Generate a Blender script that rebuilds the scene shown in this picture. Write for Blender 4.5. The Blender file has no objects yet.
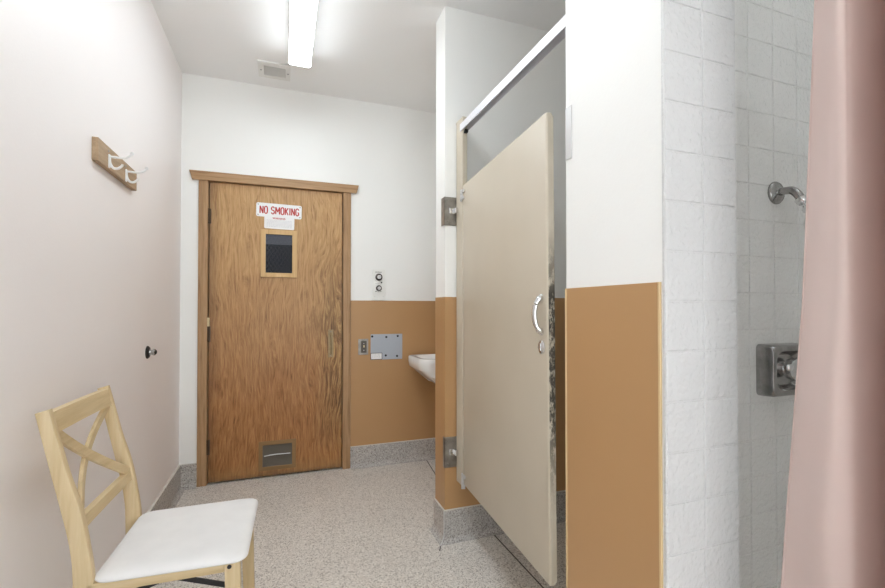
import bpy, bmesh, math, random
from mathutils import Vector, Matrix
random.seed(7)
PI = math.pi
sc = bpy.context.scene
COL = sc.collection

# ------------------------------------------------------------------ camera, world, light, exposure
cam_d = bpy.data.cameras.new('camera'); cam = bpy.data.objects.new('camera', cam_d); COL.objects.link(cam)
F, YAW, PITCH, CY, H = 440.5707, .3462, .0126, 302.6731, 1.1814
cam_d.sensor_width = 36; cam_d.lens = 36*F/885
cam_d.shift_y = (CY-294)/885
cam_d.clip_start = .02
cam.location = (0, 0, H)
cam.rotation_euler = (PI/2+PITCH, 0, -YAW)
sc.camera = cam
w = bpy.data.worlds.new('world'); sc.world = w; w.use_nodes = True
w.node_tree.nodes['Background'].inputs[0].default_value = (.93, .97, 1, 1)
w.node_tree.nodes['Background'].inputs[1].default_value = 2.2      # bright sky entering as soft fill through the added rear window
sc.view_settings.view_transform = 'Standard'
sc.view_settings.look = 'None'
sc.view_settings.gamma = 1
sc.view_settings.use_curve_mapping = False
sc.view_settings.exposure = 1.68
sc.cycles.use_denoising = True
sc.cycles.max_bounces = 14
sc.cycles.diffuse_bounces = 10
TUBE = 6.3         # the ceiling fixture's diffuser
REAR_FILL = 6.0         # an unseen second fixture, added behind the camera as fill
SHOWER = 15.0        # a small recessed light over the shower
TUBE_COL = (.87, .95, 1)

# ------------------------------------------------------------------ room measures (metres)
XL, YB, ZC, ZB, ZW = -.6407, 3.3168, 2.7443, .1531, 1.2389
XW, YW, WT = .7790, 2.118, .145      # end of the wing wall, its near face, its thickness
YP1, YP0, XT = 1.0896, .7317, .9955  # partition between the toilet and the shower
YS, XA, XS, YR = .925, 1.36, 2.2, -1.3

# ------------------------------------------------------------------ materials
def lin(c):
    c /= 255
    return c/12.92 if c <= .04045 else ((c+.055)/1.055)**2.4
def C(r, g, b): return (lin(r), lin(g), lin(b), 1)

class NT:
    def __init__(s, name):
        s.m = bpy.data.materials.new(name); s.m.use_nodes = True
        s.t = s.m.node_tree; s.b = s.t.nodes['Principled BSDF']; s.out = s.t.nodes['Material Output']
    def n(s, kind, **kw):
        q = s.t.nodes.new(kind)
        for k, v in kw.items():
            if k in q.inputs: q.inputs[k].default_value = v
            else: setattr(q, k, v)
        return q
    def l(s, a, b): s.t.links.new(a, b)
    def coord(s, scale=(1, 1, 1), rot=(0, 0, 0)):
        tc = s.n('ShaderNodeTexCoord'); mp = s.n('ShaderNodeMapping')
        mp.inputs['Scale'].default_value = scale; mp.inputs['Rotation'].default_value = rot
        s.l(tc.outputs['Object'], mp.inputs['Vector']); return mp.outputs['Vector']
    def noise(s, scale, detail=2, rough=.5, vec=None, dist=0):
        q = s.n('ShaderNodeTexNoise'); q.inputs['Scale'].default_value = scale
        q.inputs['Detail'].default_value = detail; q.inputs['Roughness'].default_value = rough
        q.inputs['Distortion'].default_value = dist
        s.l(vec if vec else s.coord(), q.inputs['Vector']); return q.outputs['Fac']
    def ramp(s, fac, stops):
        q = s.n('ShaderNodeValToRGB'); e = q.color_ramp.elements
        while len(e) < len(stops): e.new(.5)
        for i, (p, c) in enumerate(stops): e[i].position = p; e[i].color = c if len(c) == 4 else (*c, 1)
        s.l(fac, q.inputs['Fac']); return q.outputs['Color']
    def mix(s, fac, a, b, mode='MIX'):
        q = s.n('ShaderNodeMix', data_type='RGBA', blend_type=mode)
        for sock, v in ((q.inputs[0], fac), (q.inputs[6], a), (q.inputs[7], b)):
            if hasattr(v, 'is_output'): s.l(v, sock)
            else: sock.default_value = v
        return q.outputs[2]
    def math(s, op, a, b=0.0, clamp=False):
        q = s.n('ShaderNodeMath', operation=op, use_clamp=clamp)
        for sock, v in ((q.inputs[0], a), (q.inputs[1], b)):
            if hasattr(v, 'is_output'): s.l(v, sock)
            else: sock.default_value = v
        return q.outputs[0]
    def maprange(s, v, a, b, c=0, d=1):
        q = s.n('ShaderNodeMapRange'); s.l(v, q.inputs[0])
        for i, x in enumerate((a, b, c, d)): q.inputs[i+1].default_value = x
        return q.outputs[0]
    def xyz(s, vec=None):
        q = s.n('ShaderNodeSeparateXYZ'); s.l(vec if vec else s.coord(), q.inputs[0]); return q.outputs
    def bump(s, h, strength, dist=.002):
        q = s.n('ShaderNodeBump'); q.inputs['Strength'].default_value = strength; q.inputs['Distance'].default_value = dist
        s.l(h, q.inputs['Height']); s.l(q.outputs['Normal'], s.b.inputs['Normal'])
    def col(s, c):
        if hasattr(c, 'is_output'): s.l(c, s.b.inputs['Base Color'])
        else: s.b.inputs['Base Color'].default_value = c
    def set(s, rough=.5, metal=0, spec=.5, coat=0):
        s.b.inputs['Roughness'].default_value = rough; s.b.inputs['Metallic'].default_value = metal
        s.b.inputs['Specular IOR Level'].default_value = spec; s.b.inputs['Coat Weight'].default_value = coat
        return s.m

def plain(name, c, rough=.5, metal=0, spec=.5, var=0.0, vs=8, bs=0, bscale=100):
    k = NT(name)
    if var:
        dk = tuple(x*(1-var) for x in c[:3])+(1,)
        k.col(k.ramp(k.noise(vs, 4), [(.3, dk), (.7, c)]))
    else: k.col(c)
    if bs: k.bump(k.noise(bscale, 2), bs)
    return k.set(rough, metal, spec)

def paint(name, c, c2, rough, bump, scale=150, spec=.5):
    k = NT(name)
    k.col(k.ramp(k.noise(1.3, 3), [(.35, c), (.65, c2)]))
    k.bump(k.noise(scale, 3, .55), bump, .0012)
    return k.set(rough, 0, spec)

M = {}
M['wall_pink'] = paint('white_wall_paint_bounce_tint', (.87, .825, .815, 1), (.885, .845, .835, 1), .42, .35, 130)  # pinkish tint paints warm bounced light into the left wall
M['wall_white'] = paint('cool_white_wall_paint', (.86, .86, .84, 1), (.88, .88, .86, 1), .45, .3, 130)
M['ceiling'] = paint('white_ceiling_paint', (.87, .865, .855, 1), (.88, .875, .87, 1), .6, .1, 90)
M['brown'] = paint('tan_brown_laminate', (.455, .26, .115, 1), (.475, .275, .123, 1), .38, .05, 60)
M['brown_edge'] = plain('tan_edge_strip', C(212, 186, 142), .4)
M['caulk'] = plain('pale_caulk_line', C(215, 212, 205), .5)
M['zinc'] = plain('dark_divider_strip', C(70, 64, 58), .5)

def terrazzo(name, base, dark, light, rough):
    k = NT(name)
    v = k.coord()
    vor = k.n('ShaderNodeTexVoronoi', feature='F1'); vor.inputs['Scale'].default_value = 210; k.l(v, vor.inputs['Vector'])
    hs = k.n('ShaderNodeSeparateColor'); k.l(vor.outputs['Color'], hs.inputs[0])
    chips = k.ramp(hs.outputs[0], [(0, dark), (.16, dark), (.22, base), (.72, base), (.8, light), (1, light)])
    vor2 = k.n('ShaderNodeTexVoronoi', feature='F1'); vor2.inputs['Scale'].default_value = 420; k.l(v, vor2.inputs['Vector'])
    h2 = k.n('ShaderNodeSeparateColor'); k.l(vor2.outputs['Color'], h2.inputs[0])
    fine = k.ramp(h2.outputs[1], [(0, (.55, .55, .55)), (.25, (.9, .9, .9)), (1, (1.05, 1.05, 1.05))])
    c = k.mix(1.0, chips, fine, 'MULTIPLY')
    k.col(k.mix(.35, c, k.ramp(k.noise(3.0, 5, .6), [(.3, tuple(x*.8 for x in base[:3])), (.7, base)])))
    k.bump(k.noise(60, 2), .03)
    return k.set(rough, 0, .5)
M['floor'] = terrazzo('grey_beige_terrazzo', C(224, 218, 210), C(142, 132, 123), C(248, 244, 238), .42)
M['base'] = terrazzo('grey_terrazzo_base', C(184, 179, 174), C(112, 105, 100), C(218, 214, 210), .5)

def wood(name, a, b, c, grain=(38, 38, 2.2), rough=.45, axis_rot=(0, 0, 0), contrast=1.0):
    k = NT(name)
    v = k.coord(grain, axis_rot)
    n1 = k.noise(1.0, 6, .62, v, .6)
    n2 = k.noise(3.5, 4, .6, v, .3)
    f = k.math('ADD', k.math('MULTIPLY', n1, .7), k.math('MULTIPLY', n2, .3))
    k.col(k.ramp(f, [(.30, a), (.5, b), (.70, c)]))
    k.bump(f, .06)
    return k.set(rough, 0, .45)
M['casing'] = wood('door_casing_oak', C(128, 96, 64), C(168, 132, 94), C(188, 154, 116))
M['casing_h'] = wood('door_header_oak', C(130, 98, 66), C(170, 134, 96), C(190, 156, 118), (2.2, 38, 38))
M['frame_wood'] = wood('pale_window_frame_wood', C(186, 150, 98), C(208, 172, 120), C(218, 186, 138))
M['rack_wood'] = wood('rack_board_wood', C(136, 110, 84), C(170, 144, 114), C(188, 164, 136), (30, 2.5, 30), .5)
M['rack_end_shaded'] = wood('rack_board_end_grain_shaded', C(62, 44, 31), C(86, 64, 46), C(102, 78, 58), (30, 30, 30), .6)  # end grain, darkened further to paint shade onto the board's end
CH = (C(188, 164, 122), C(208, 186, 146), C(220, 201, 166))
M['birch_z'] = wood('chair_birch_upright', *CH, (30, 30, 2.0), .42)
M['birch_y'] = wood('chair_birch_crosswise', *CH, (30, 2.2, 30), .42)
M['birch_x'] = wood('chair_birch_lengthwise', *CH, (2.2, 30, 30), .42)

def door_wood():
    k = NT('worn_plywood_door_veneer')
    v0 = k.coord(); o = k.xyz(v0)
    warp = k.noise(3.0, 3, .5, k.coord((1, 1, .30)))
    cmb = k.n('ShaderNodeCombineXYZ')
    k.l(k.math('ADD', k.math('MULTIPLY', o[0], 70), k.math('MULTIPLY', warp, 22)), cmb.inputs[0])
    k.l(k.math('MULTIPLY', o[2], 6.0), cmb.inputs[2])
    g1 = k.noise(1.0, 5, .68, cmb.outputs[0], .9)                 # rotary-cut figure
    g2 = k.noise(1.0, 4, .6, k.coord((300, 60, 9)), .2)            # fine pores
    f = k.math('ADD', k.math('MULTIPLY', g1, .58), k.math('MULTIPLY', g2, .42))
    light = k.ramp(f, [(.34, C(134, 96, 56)), (.47, C(182, 142, 94)), (.60, C(200, 162, 114))])
    deep = k.ramp(f, [(.33, C(96, 60, 30)), (.47, C(154, 103, 56)), (.60, C(182, 131, 78))])
    blot = k.noise(2.6, 4, .6, k.coord((1.6, 1, .8)))
    # the varnish has bleached on the upper half and stayed red below
    zz = k.maprange(k.math('ADD', o[2], k.math('MULTIPLY', blot, .9)), .95, 2.2)
    c = k.mix(zz, deep, light)
    # hand grime round the pull plate and along the lock edge
    ex = k.maprange(k.math('ADD', o[0], k.math('MULTIPLY', k.noise(7, 4, .65, k.coord((1, 1, .35))), .26)), .31, .46)
    ez = k.math('MULTIPLY', k.maprange(o[2], .05, .5), k.maprange(o[2], 1.75, 1.1))
    gr = k.math('MULTIPLY', k.math('MULTIPLY', ex, ez), k.ramp(f, [(.4, (1, 1, 1)), (.62, (.25, .25, .25))]), True)
    fleck = k.ramp(g1, [(.40, C(70, 50, 30)), (.5, C(150, 112, 66)), (.60, C(206, 172, 112))])
    c = k.mix(k.math('MULTIPLY', k.math('MULTIPLY', ex, ez), .5, True), c, fleck)
    c = k.mix(k.math('MULTIPLY', gr, .35), c, C(84, 62, 38))
    # scuffed, bare bottom rail
    bz = k.math('MULTIPLY', k.maprange(k.math('ADD', o[2], k.math('MULTIPLY', k.noise(14, 4, .7), .10)), .165, .05), k.noise(38, 4, .7), True)
    c = k.mix(bz, c, C(150, 122, 78))
    bz2 = k.math('MULTIPLY', k.maprange(k.math('ADD', o[2], k.math('MULTIPLY', k.noise(11, 4, .7), .08)), .085, .02), .85, True)
    c = k.mix(bz2, c, C(66, 46, 28))
    hz = k.math('MULTIPLY', k.maprange(o[0], -.40, -.47), k.noise(9, 4, .7, k.coord((2, 1, .6))), True)
    c = k.mix(k.math('MULTIPLY', hz, .9), c, C(88, 54, 30))
    k.col(c); k.bump(f, .12, .001)
    return k.set(.42, 0, .45)
M['door'] = door_wood()

def stall_paint(name, wear):
    k = NT(name)
    n = k.noise(1.6, 3)
    c = k.ramp(n, [(.3, C(190, 179, 160)), (.7, C(202, 192, 175))])
    if wear:
        z = k.xyz()[2]
        band = k.math('MULTIPLY', k.maprange(z, .22, .5), k.maprange(z, 1.12, .90))
        chips = k.ramp(k.noise(62, 5, .75, k.coord((1, 1, .4))), [(.40, (0, 0, 0)), (.52, (.95, .95, .95))])
        c = k.mix(k.math('MULTIPLY', band, chips, True), c, C(46, 40, 34))
    k.col(c); k.bump(k.noise(260, 2), .06, .0006)
    return k.set(.40, 0, .45)
M['stall'] = stall_paint('beige_enamel', False)
M['stall_worn'] = stall_paint('beige_enamel_chipped', True)
M['white_metal'] = plain('white_enamel_metal', C(232, 232, 232), .35)
M['rail'] = plain('pale_anodised_aluminium', C(226, 227, 232), .38, .25)
M['steel'] = plain('brushed_steel', (.42, .40, .37, 1), .36, 1, var=.35, vs=30)
M['steel_pale'] = plain('pale_steel', (.66, .66, .66, 1), .4, .8)
M['chrome'] = plain('chrome', (.74, .74, .74, 1), .13, 1)
M['chrome_dull'] = plain('weathered_chrome', (.46, .45, .44, 1), .2, 1, var=.3, vs=40)
M['brass'] = plain('aged_brass', (.42, .31, .17, 1), .5, .5, var=.3, vs=40)
M['bronze'] = plain('brown_louvre_metal', C(140, 110, 72), .45, .3)
M['socket'] = plain('dull_grey_socket', C(98, 92, 86), .5, .4)
M['louvre'] = plain('dusty_grey_louvre', C(114, 106, 94), .6, .2)
M['black'] = plain('black_iron', C(24, 24, 26), .45)
M['wire'] = plain('dark_wire', C(84, 84, 90), .6)
M['dark_hinge'] = plain('dark_bronze_hinge', C(84, 66, 50), .45, .4)
M['void'] = plain('dark_gap', C(20, 18, 17), .9)
M['plastic'] = plain('white_plastic', C(236, 236, 232), .4)
M['panel_blue'] = plain('blue_grey_enamel', C(172, 178, 188), .38)
M['sticker'] = plain('white_sticker', C(238, 238, 238), .5)
M['ink_red'] = plain('red_sign_paint', C(188, 52, 48), .5)
M['ink_grey'] = plain('grey_print', C(196, 196, 202), .6)
M['ink_dark'] = plain('dark_print', C(70, 68, 70), .6)
M['ceramic'] = plain('white_vitreous_china', (.83, .83, .82, 1), .12)
M['fabric'] = plain('white_cushion_fabric', (.80, .79, .785, 1), .8, 0, .3, .05, 14, .25, 420)
M['vent'] = plain('white_vent_enamel', C(228, 226, 222), .5)
M['vent_in'] = plain('grey_vent_mesh', C(206, 204, 200), .6)
M['knob_dark'] = plain('dark_bronze_knob', C(58, 46, 44), .4)
M['ivory'] = plain('ivory_hinge_paint', C(222, 206, 166), .5)
M['hall'] = plain('dim_hallway_wall', C(150, 150, 156), .7)
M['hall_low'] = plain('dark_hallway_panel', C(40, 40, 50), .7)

def tile_mat(name, c):
    k = NT(name)
    oi = k.noise(5, 2)
    k.col(k.ramp(oi, [(.3, tuple(x*.95 for x in c[:3])), (.7, c)]))
    k.bump(k.noise(85, 1.5, .5, None, .2), .95, .0042)
    return k.set(.22, 0, .5)
M['tile'] = tile_mat('white_embossed_tile', (.68, .68, .68, 1))
M['tile_in'] = tile_mat('white_shower_tile', (.76, .755, .735, 1))
M['grout'] = plain('tile_grout', C(118, 111, 99), .8)

def glow(name, s, c=TUBE_COL):
    k = NT(name); k.col((.9, .9, .9, 1)); k.b.inputs['Emission Color'].default_value = (*c, 1)
    k.b.inputs['Emission Strength'].default_value = s; return k.set(.4)
M['tube'] = glow('lit_fixture_diffuser', TUBE)
M['tube_side'] = glow('dimmer_diffuser_side', TUBE*.3)
M['tube_rear_fill'] = glow('rear_fill_diffuser', REAR_FILL)
M['tube_shower'] = glow('lit_shower_lens', SHOWER)
M['tube_hall_fill'] = glow('hallway_fill_glow', .7)  # unseen lamp, added to lift the hallway behind the door glass

def glass(tint, nm):
    k = NT(nm); k.b.inputs['Base Color'].default_value = (1, 1, 1, 1)
    tr = k.n('ShaderNodeBsdfTransparent'); tr.inputs[0].default_value = tint
    gl = k.n('ShaderNodeBsdfGlossy'); gl.inputs['Roughness'].default_value = .08
    fr = k.n('ShaderNodeFresnel'); fr.inputs['IOR'].default_value = 1.33
    mx = k.n('ShaderNodeMixShader'); k.l(fr.outputs[0], mx.inputs[0]); k.l(tr.outputs[0], mx.inputs[1]); k.l(gl.outputs[0], mx.inputs[2])
    k.l(mx.outputs[0], k.out.inputs['Surface']); return k.m
M['glass'] = glass((.72, .74, .78, 1), 'wired_glass'); M['clear'] = glass((.97, .98, .98, 1), 'clear_glass')

def curtain_mat():
    k = NT('pale_pink_curtain_cloth')
    c = k.ramp(k.noise(3, 3), [(.3, C(230, 209, 202)), (.7, C(236, 217, 210))])
    k.col(c); k.bump(k.noise(700, 1), .08, .0006); k.set(.6, 0, .3)
    k.b.inputs['Sheen Weight'].default_value = .1
    tl = k.n('ShaderNodeBsdfTranslucent'); tl.inputs[0].default_value = C(205, 140, 122)
    mx = k.n('ShaderNodeMixShader'); mx.inputs[0].default_value = .18
    k.l(k.b.outputs[0], mx.inputs[1]); k.l(tl.outputs[0], mx.inputs[2]); k.l(mx.outputs[0], k.out.inputs['Surface'])
    return k.m
M['curtain'] = curtain_mat()

# ------------------------------------------------------------------ mesh helpers
def BM(): return bmesh.new()
def box(bm, lo, hi, bevel=0, seg=2, mtx=None):
    t = bmesh.new()
    bmesh.ops.create_cube(t, size=1)
    for v in t.verts: v.co = Vector([lo[i]+(v.co[i]+.5)*(hi[i]-lo[i]) for i in range(3)])
    if bevel: bmesh.ops.bevel(t, geom=t.edges[:], offset=bevel, segments=seg, profile=.5, affect='EDGES')
    merge(bm, t, mtx); return bm
def merge(bm, t, mtx=None):
    if mtx is not None: bmesh.ops.transform(t, matrix=mtx, verts=t.verts[:])
    me = bpy.data.meshes.new('tmp'); t.to_mesh(me); t.free(); bm.from_mesh(me); bpy.data.meshes.remove(me)
def prism(bm, pts, axis, a, b, bevel=0, seg=2):
    """pts: 2-D outline in the two axes other than `axis` (cyclic order x,y,z), extruded from a to b."""
    t = bmesh.new()
    def put(p, d):
        return {'x': (d, p[0], p[1]), 'y': (p[0], d, p[1]), 'z': (p[0], p[1], d)}[axis]
    A = [t.verts.new(put(p, a)) for p in pts]; B = [t.verts.new(put(p, b)) for p in pts]
    t.faces.new(A); t.faces.new(B[::-1])
    n = len(pts)
    for i in range(n): t.faces.new((A[i], B[i], B[(i+1) % n], A[(i+1) % n]))
    bmesh.ops.recalc_face_normals(t, faces=t.faces[:])
    if bevel: bmesh.ops.bevel(t, geom=t.edges[:], offset=bevel, segments=seg, profile=.5, affect='EDGES')
    merge(bm, t); return bm
def loft(bm, rings, cap0=True, cap1=True, closed=True):
    R = [[bm.verts.new(p) for p in r] for r in rings]
    fs = []
    n = len(R[0])
    for a, b in zip(R, R[1:]):
        for i in range(n if closed else n-1):
            fs.append(bm.faces.new((a[i], a[(i+1) % n], b[(i+1) % n], b[i])))
    if cap0: fs.append(bm.faces.new(R[0][::-1]))
    if cap1: fs.append(bm.faces.new(R[-1]))
    return fs
def frame_at(d):
    d = d.normalized(); up = Vector((0, 0, 1)) if abs(d.z) < .95 else Vector((1, 0, 0))
    s = d.cross(up).normalized(); return s, s.cross(d).normalized()
def tube(bm, pts, r, n=12, cap=True, flat=1.0):
    t = bmesh.new(); pts = [Vector(p) for p in pts]; rr = r if isinstance(r, (list, tuple)) else [r]*len(pts)
    rings = []
    for i, p in enumerate(pts):
        d = (pts[min(i+1, len(pts)-1)]-pts[max(i-1, 0)])
        s, u = frame_at(d)
        rings.append([p+s*math.cos(2*PI*k/n)*rr[i]*flat+u*math.sin(2*PI*k/n)*rr[i] for k in range(n)])
    loft(t, rings, cap, cap); bmesh.ops.recalc_face_normals(t, faces=t.faces[:]); merge(bm, t); return bm
def lathe(bm, prof, c, axis=(0, 0, 1), n=28):
    """prof: (radius, distance along axis) from the base outwards."""
    t = bmesh.new(); ax = Vector(axis).normalized(); s, u = frame_at(ax); c = Vector(c)
    rings = [[c+ax*h+(s*math.cos(2*PI*k/n)+u*math.sin(2*PI*k/n))*max(r, 1e-4) for k in range(n)] for r, h in prof]
    loft(t, rings); bmesh.ops.recalc_face_normals(t, faces=t.faces[:]); merge(bm, t); return bm
def smooth_pts(ctrl, n=8):
    P = [Vector(p) for p in ctrl]; out = []
    for i in range(len(P)-1):
        p0, p1, p2, p3 = P[max(i-1, 0)], P[i], P[i+1], P[min(i+2, len(P)-1)]
        for k in range(n):
            t = k/n
            out.append(.5*((2*p1)+(p2-p0)*t+(2*p0-5*p1+4*p2-p3)*t*t+(3*p1-p0-3*p2+p3)*t**3))
    return out+[P[-1]]
def rrect(cx, cy, hx, hy, r, n=6):
    out = []
    for sx, sy, a0 in ((1, 1, 0), (-1, 1, PI/2), (-1, -1, PI), (1, -1, 3*PI/2)):
        for k in range(n+1):
            a = a0+PI/2*k/n
            out.append((cx+sx*(hx-r)+r*math.cos(a), cy+sy*(hy-r)+r*math.sin(a)))
    return out
def bar(bm, a, b, wdt, thk, side, bevel=0, pts=None):
    """flat bar of width wdt (along `side`) and thickness thk through points."""
    t = bmesh.new(); P = [Vector(p) for p in (pts or (a, b))]; rings = []
    for i, p in enumerate(P):
        d = (P[min(i+1, len(P)-1)]-P[max(i-1, 0)]).normalized()
        s = Vector(side); s = (s-d*s.dot(d)).normalized(); u = d.cross(s)
        e = bevel
        sec = [(-1, -1, 1, 0), (-1, -1, 0, 1), (-1, 1, 0, -1), (-1, 1, 1, 0), (1, 1, -1, 0), (1, 1, 0, -1), (1, -1, 0, 1), (1, -1, -1, 0)]
        rings.append([p+s*(sx*wdt/2+bx*e)+u*(sy*thk/2+by*e) for sx, sy, bx, by in sec] if e else
                     [p+s*(sx*wdt/2)+u*(sy*thk/2) for sx, sy in ((-1, -1), (-1, 1), (1, 1), (1, -1))])
    loft(t, rings); bmesh.ops.recalc_face_normals(t, faces=t.faces[:]); merge(bm, t); return bm

def world_loc(o):
    v = Vector((0, 0, 0))
    while o: v += o.location; o = o.parent
    return v
def obj(name, bm, m, parent=None, smooth=0, local=False, origin=None):
    me = bpy.data.meshes.new(name)
    if isinstance(bm, bpy.types.Mesh): me = bm
    else:
        bm.normal_update(); bm.to_mesh(me); bm.free()
    me.name = name
    o = bpy.data.objects.new(name, me); COL.objects.link(o)
    me.materials.clear()
    for q in (m if isinstance(m, (list, tuple)) else [m]): me.materials.append(q)
    if parent:
        o.parent = parent
        if not local: me.transform(Matrix.Translation(-world_loc(parent)))
    elif origin is not None:
        o.location = origin; me.transform(Matrix.Translation(-Vector(origin)))
    if smooth:
        for p in me.polygons: p.use_smooth = True
        try: me.set_sharp_from_angle(angle=math.radians(smooth))
        except Exception: pass
    return o
def tag(o, label, cat, group=None, kind='thing'):
    o['label'] = label; o['category'] = cat; o['kind'] = kind
    if group: o['group'] = group
    return o
def thing(name, label, cat, loc, rz=0, group=None, kind='thing'):
    o = bpy.data.objects.new(name, None); COL.objects.link(o); o.empty_display_size = .1
    o.location = loc; o.rotation_euler = (0, 0, rz); return tag(o, label, cat, group, kind)
def struct(name, bm, m, label, cat, smooth=0):
    return tag(obj(name, bm, m, None, smooth), label, cat, None, 'structure')
def text_mesh(s, h, mtx, thick=.0008, bold=0.0, squeeze=1.0, space=1.0):
    cu = bpy.data.curves.new('lettering', 'FONT'); cu.body = s; cu.size = 1; cu.extrude = .001; cu.offset = bold
    cu.align_x = 'CENTER'; cu.align_y = 'CENTER'; cu.space_character = space
    to = bpy.data.objects.new('lettering', cu); COL.objects.link(to)
    dg = bpy.context.evaluated_depsgraph_get(); dg.update()
    me = bpy.data.meshes.new_from_object(to.evaluated_get(dg))
    bpy.data.objects.remove(to); bpy.data.curves.remove(cu)
    ys = [v.co.y for v in me.vertices]; xs = [v.co.x for v in me.vertices]
    k = h/(max(ys)-min(ys)); cy = (max(ys)+min(ys))/2; cx = (max(xs)+min(xs))/2
    for v in me.vertices: v.co = Vector(((v.co.x-cx)*k*squeeze, (v.co.y-cy)*k, v.co.z/.001*thick))
    me.transform(mtx); return me

# ------------------------------------------------------------------ the room
FLX, FRX = XL-.12, XS+.12
struct('floor', box(BM(), (FLX, YR-.12, -.1), (FRX, YB+1.6, 0)), M['floor'], 'grey beige speckled terrazzo floor of the washroom', 'floor')
struct('ceiling', box(BM(), (FLX, YR-.12, ZC), (FRX, YB+1.6, ZC+.1)), M['ceiling'], 'smooth white ceiling above the washroom', 'ceiling')
struct('wall_left', box(BM(), (FLX, YR-.12, 0), (XL, YB+.12, ZC)), M['wall_pink'], 'long warm white wall behind the chair and coat rack', 'wall')
DX0, DX1, DZ = -.4715-.012, .4055+.012, 2.046
b = BM(); box(b, (XL, YB, 0), (DX0, YB+.12, ZC)); box(b, (DX1, YB, 0), (XA+.1, YB+.12, ZC)); box(b, (DX0, YB, DZ), (DX1, YB+.12, ZC))
struct('wall_back', b, M['wall_white'], 'white wall around the wooden door', 'wall')
struct('wall_alcove', box(BM(), (XA, YW+WT, 0), (XA+.1, YB, ZC)), M['wall_white'], 'white side wall that carries the sink', 'wall')
struct('wall_wing', box(BM(), (XW, YW, 0), (XS, YW+WT, ZC)), M['wall_white'], 'white stub wall between toilet stall and sink', 'wall')
struct('wall_stall', box(BM(), (XS, YS-.02, 0), (FRX, YW+WT, ZC)), M['wall_white'], 'white end wall deep inside the toilet stall', 'wall')
TT = .009                                                    # tile thickness
prof = [(XW, YP0+TT), (XT-TT, YP0+TT), (XT-TT, YS+TT), (XS, YS+TT), (XS, YP1), (XW, YP1)]
struct('wall_partition', prism(BM(), prof, 'z', 0, ZC), M['wall_white'], 'white wall end between stall and tiled shower', 'wall')
struct('wall_shower', box(BM(), (XS, YR, 0), (FRX, YS-.02, ZC)), M['tile_in'], 'white wall at the far end of the shower', 'wall')
struct('wall_right', box(BM(), (XT, YR, 0), (XS, -.25, ZC)), M['wall_white'], 'white wall closing the near side of the shower', 'wall')
WA, WB_, WC, WD = -.45, .85, .45, 1.70                     # unseen rear window opening, added to let in fill light
b = BM(); y0, y1 = YR-.12, YR
for lo, hi in (((XL, 0), (WA, ZC)), ((WB_, 0), (XS, ZC)), ((WA, 0), (WB_, WC)), ((WA, WD), (WB_, ZC))): box(b, (lo[0], y0, lo[1]), (hi[0], y1, hi[1]))
struct('wall_rear', b, M['wall_white'], 'white wall at the other end of the washroom', 'wall')
b = BM()
for lo, hi in (((WA, WC), (WA+.05, WD)), ((WB_-.05, WC), (WB_, WD)), ((WA+.05, WC), (WB_-.05, WC+.05)), ((WA+.05, WD-.05), (WB_-.05, WD)), (((WA+WB_)/2-.02, WC+.05), ((WA+WB_)/2+.02, WD-.05))):
    box(b, (lo[0], y0+.03, lo[1]), (hi[0], y0+.08, hi[1]), .003)
wn = struct('window_fill_1', b, M['white_metal'], 'unseen white framed window added behind the camera for fill light', 'window')
obj('glass_pane', box(BM(), (WA+.05, y0+.050, WC+.05), (WB_-.05, y0+.054, WD-.05)), M['clear'], wn)

def tiles(name, m, label, u_lines, z0, ts, frame, bulge):
    """one mesh: a grout bed with every tile a pillowed block; frame(u, z, d) maps to the wall."""
    b = BM(); g = .0022
    zl = []; z = z0
    while z > 0: z -= ts
    while z < ZC: zl.append((max(z, 0), min(z+ts, ZC))); z += ts
    for u0, u1 in u_lines:
        for a, c in zl:
            if c-a < .012: continue
            r1 = [(u0+g, a+g), (u1-g, a+g), (u1-g, c-g), (u0+g, c-g)]
            e = .0016
            r2 = [(u0+g+e*.4, a+g+e*.4), (u1-g-e*.4, a+g+e*.4), (u1-g-e*.4, c-g-e*.4), (u0+g+e*.4, c-g-e*.4)]
            r3 = [(u0+g+e*1.6, a+g+e*1.6), (u1-g-e*1.6, a+g+e*1.6), (u1-g-e*1.6, c-g-e*1.6), (u0+g+e*1.6, c-g-e*1.6)]
            loft(b, [[frame(*p, .001) for p in r1], [frame(*p, TT-.0012) for p in r1], [frame(*p, TT-.0004) for p in r2], [frame(*p, TT) for p in r3]], False, True)
    n = len(b.faces)
    u0, u1 = u_lines[0][0], u_lines[-1][1]
    t = [frame(u0+.0005, 0, 0), frame(u1, 0, 0), frame(u1, ZC, 0), frame(u0+.0005, ZC, 0)]
    t2 = [frame(u0+.0005, 0, TT-.0022), frame(u1, 0, TT-.0022), frame(u1, ZC, TT-.0022), frame(u0+.0005, ZC, TT-.0022)]
    loft(b, [t, t2], False, True)
    b.faces.ensure_lookup_table()
    for f in b.faces[n:]: f.material_index = 1
    bmesh.ops.recalc_face_normals(b, faces=b.faces[:])
    return tag(obj(name, b, [m, M['grout']]), label, 'tiling', None, 'structure')
TS = .1098
tiles('trim_1', M['tile'], 'two columns of white embossed tile on the shower jamb', [(XW-.002, XW+.1095), (XW+.1095, XT)], 1.7453, TS,
      lambda u, z, d: (u, YP0+TT-d, z), 0)
tiles('trim_2', M['tile'], 'white tile return on the inner side of the shower jamb', [(YP0, YP0+.098), (YP0+.098, YS)], 1.7453, TS,
      lambda u, z, d: (XT-TT+d, u, z), 0)
cols = [(XT, 1.197)]+[(1.197+i*.11, 1.197+(i+1)*.11) for i in range(9)]
tiles('trim_3', M['tile_in'], 'white square tiles on the shower wall behind the shower arm', cols, 1.884, TS,
      lambda u, z, d: (u, YS+TT-d, z), 0)

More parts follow.
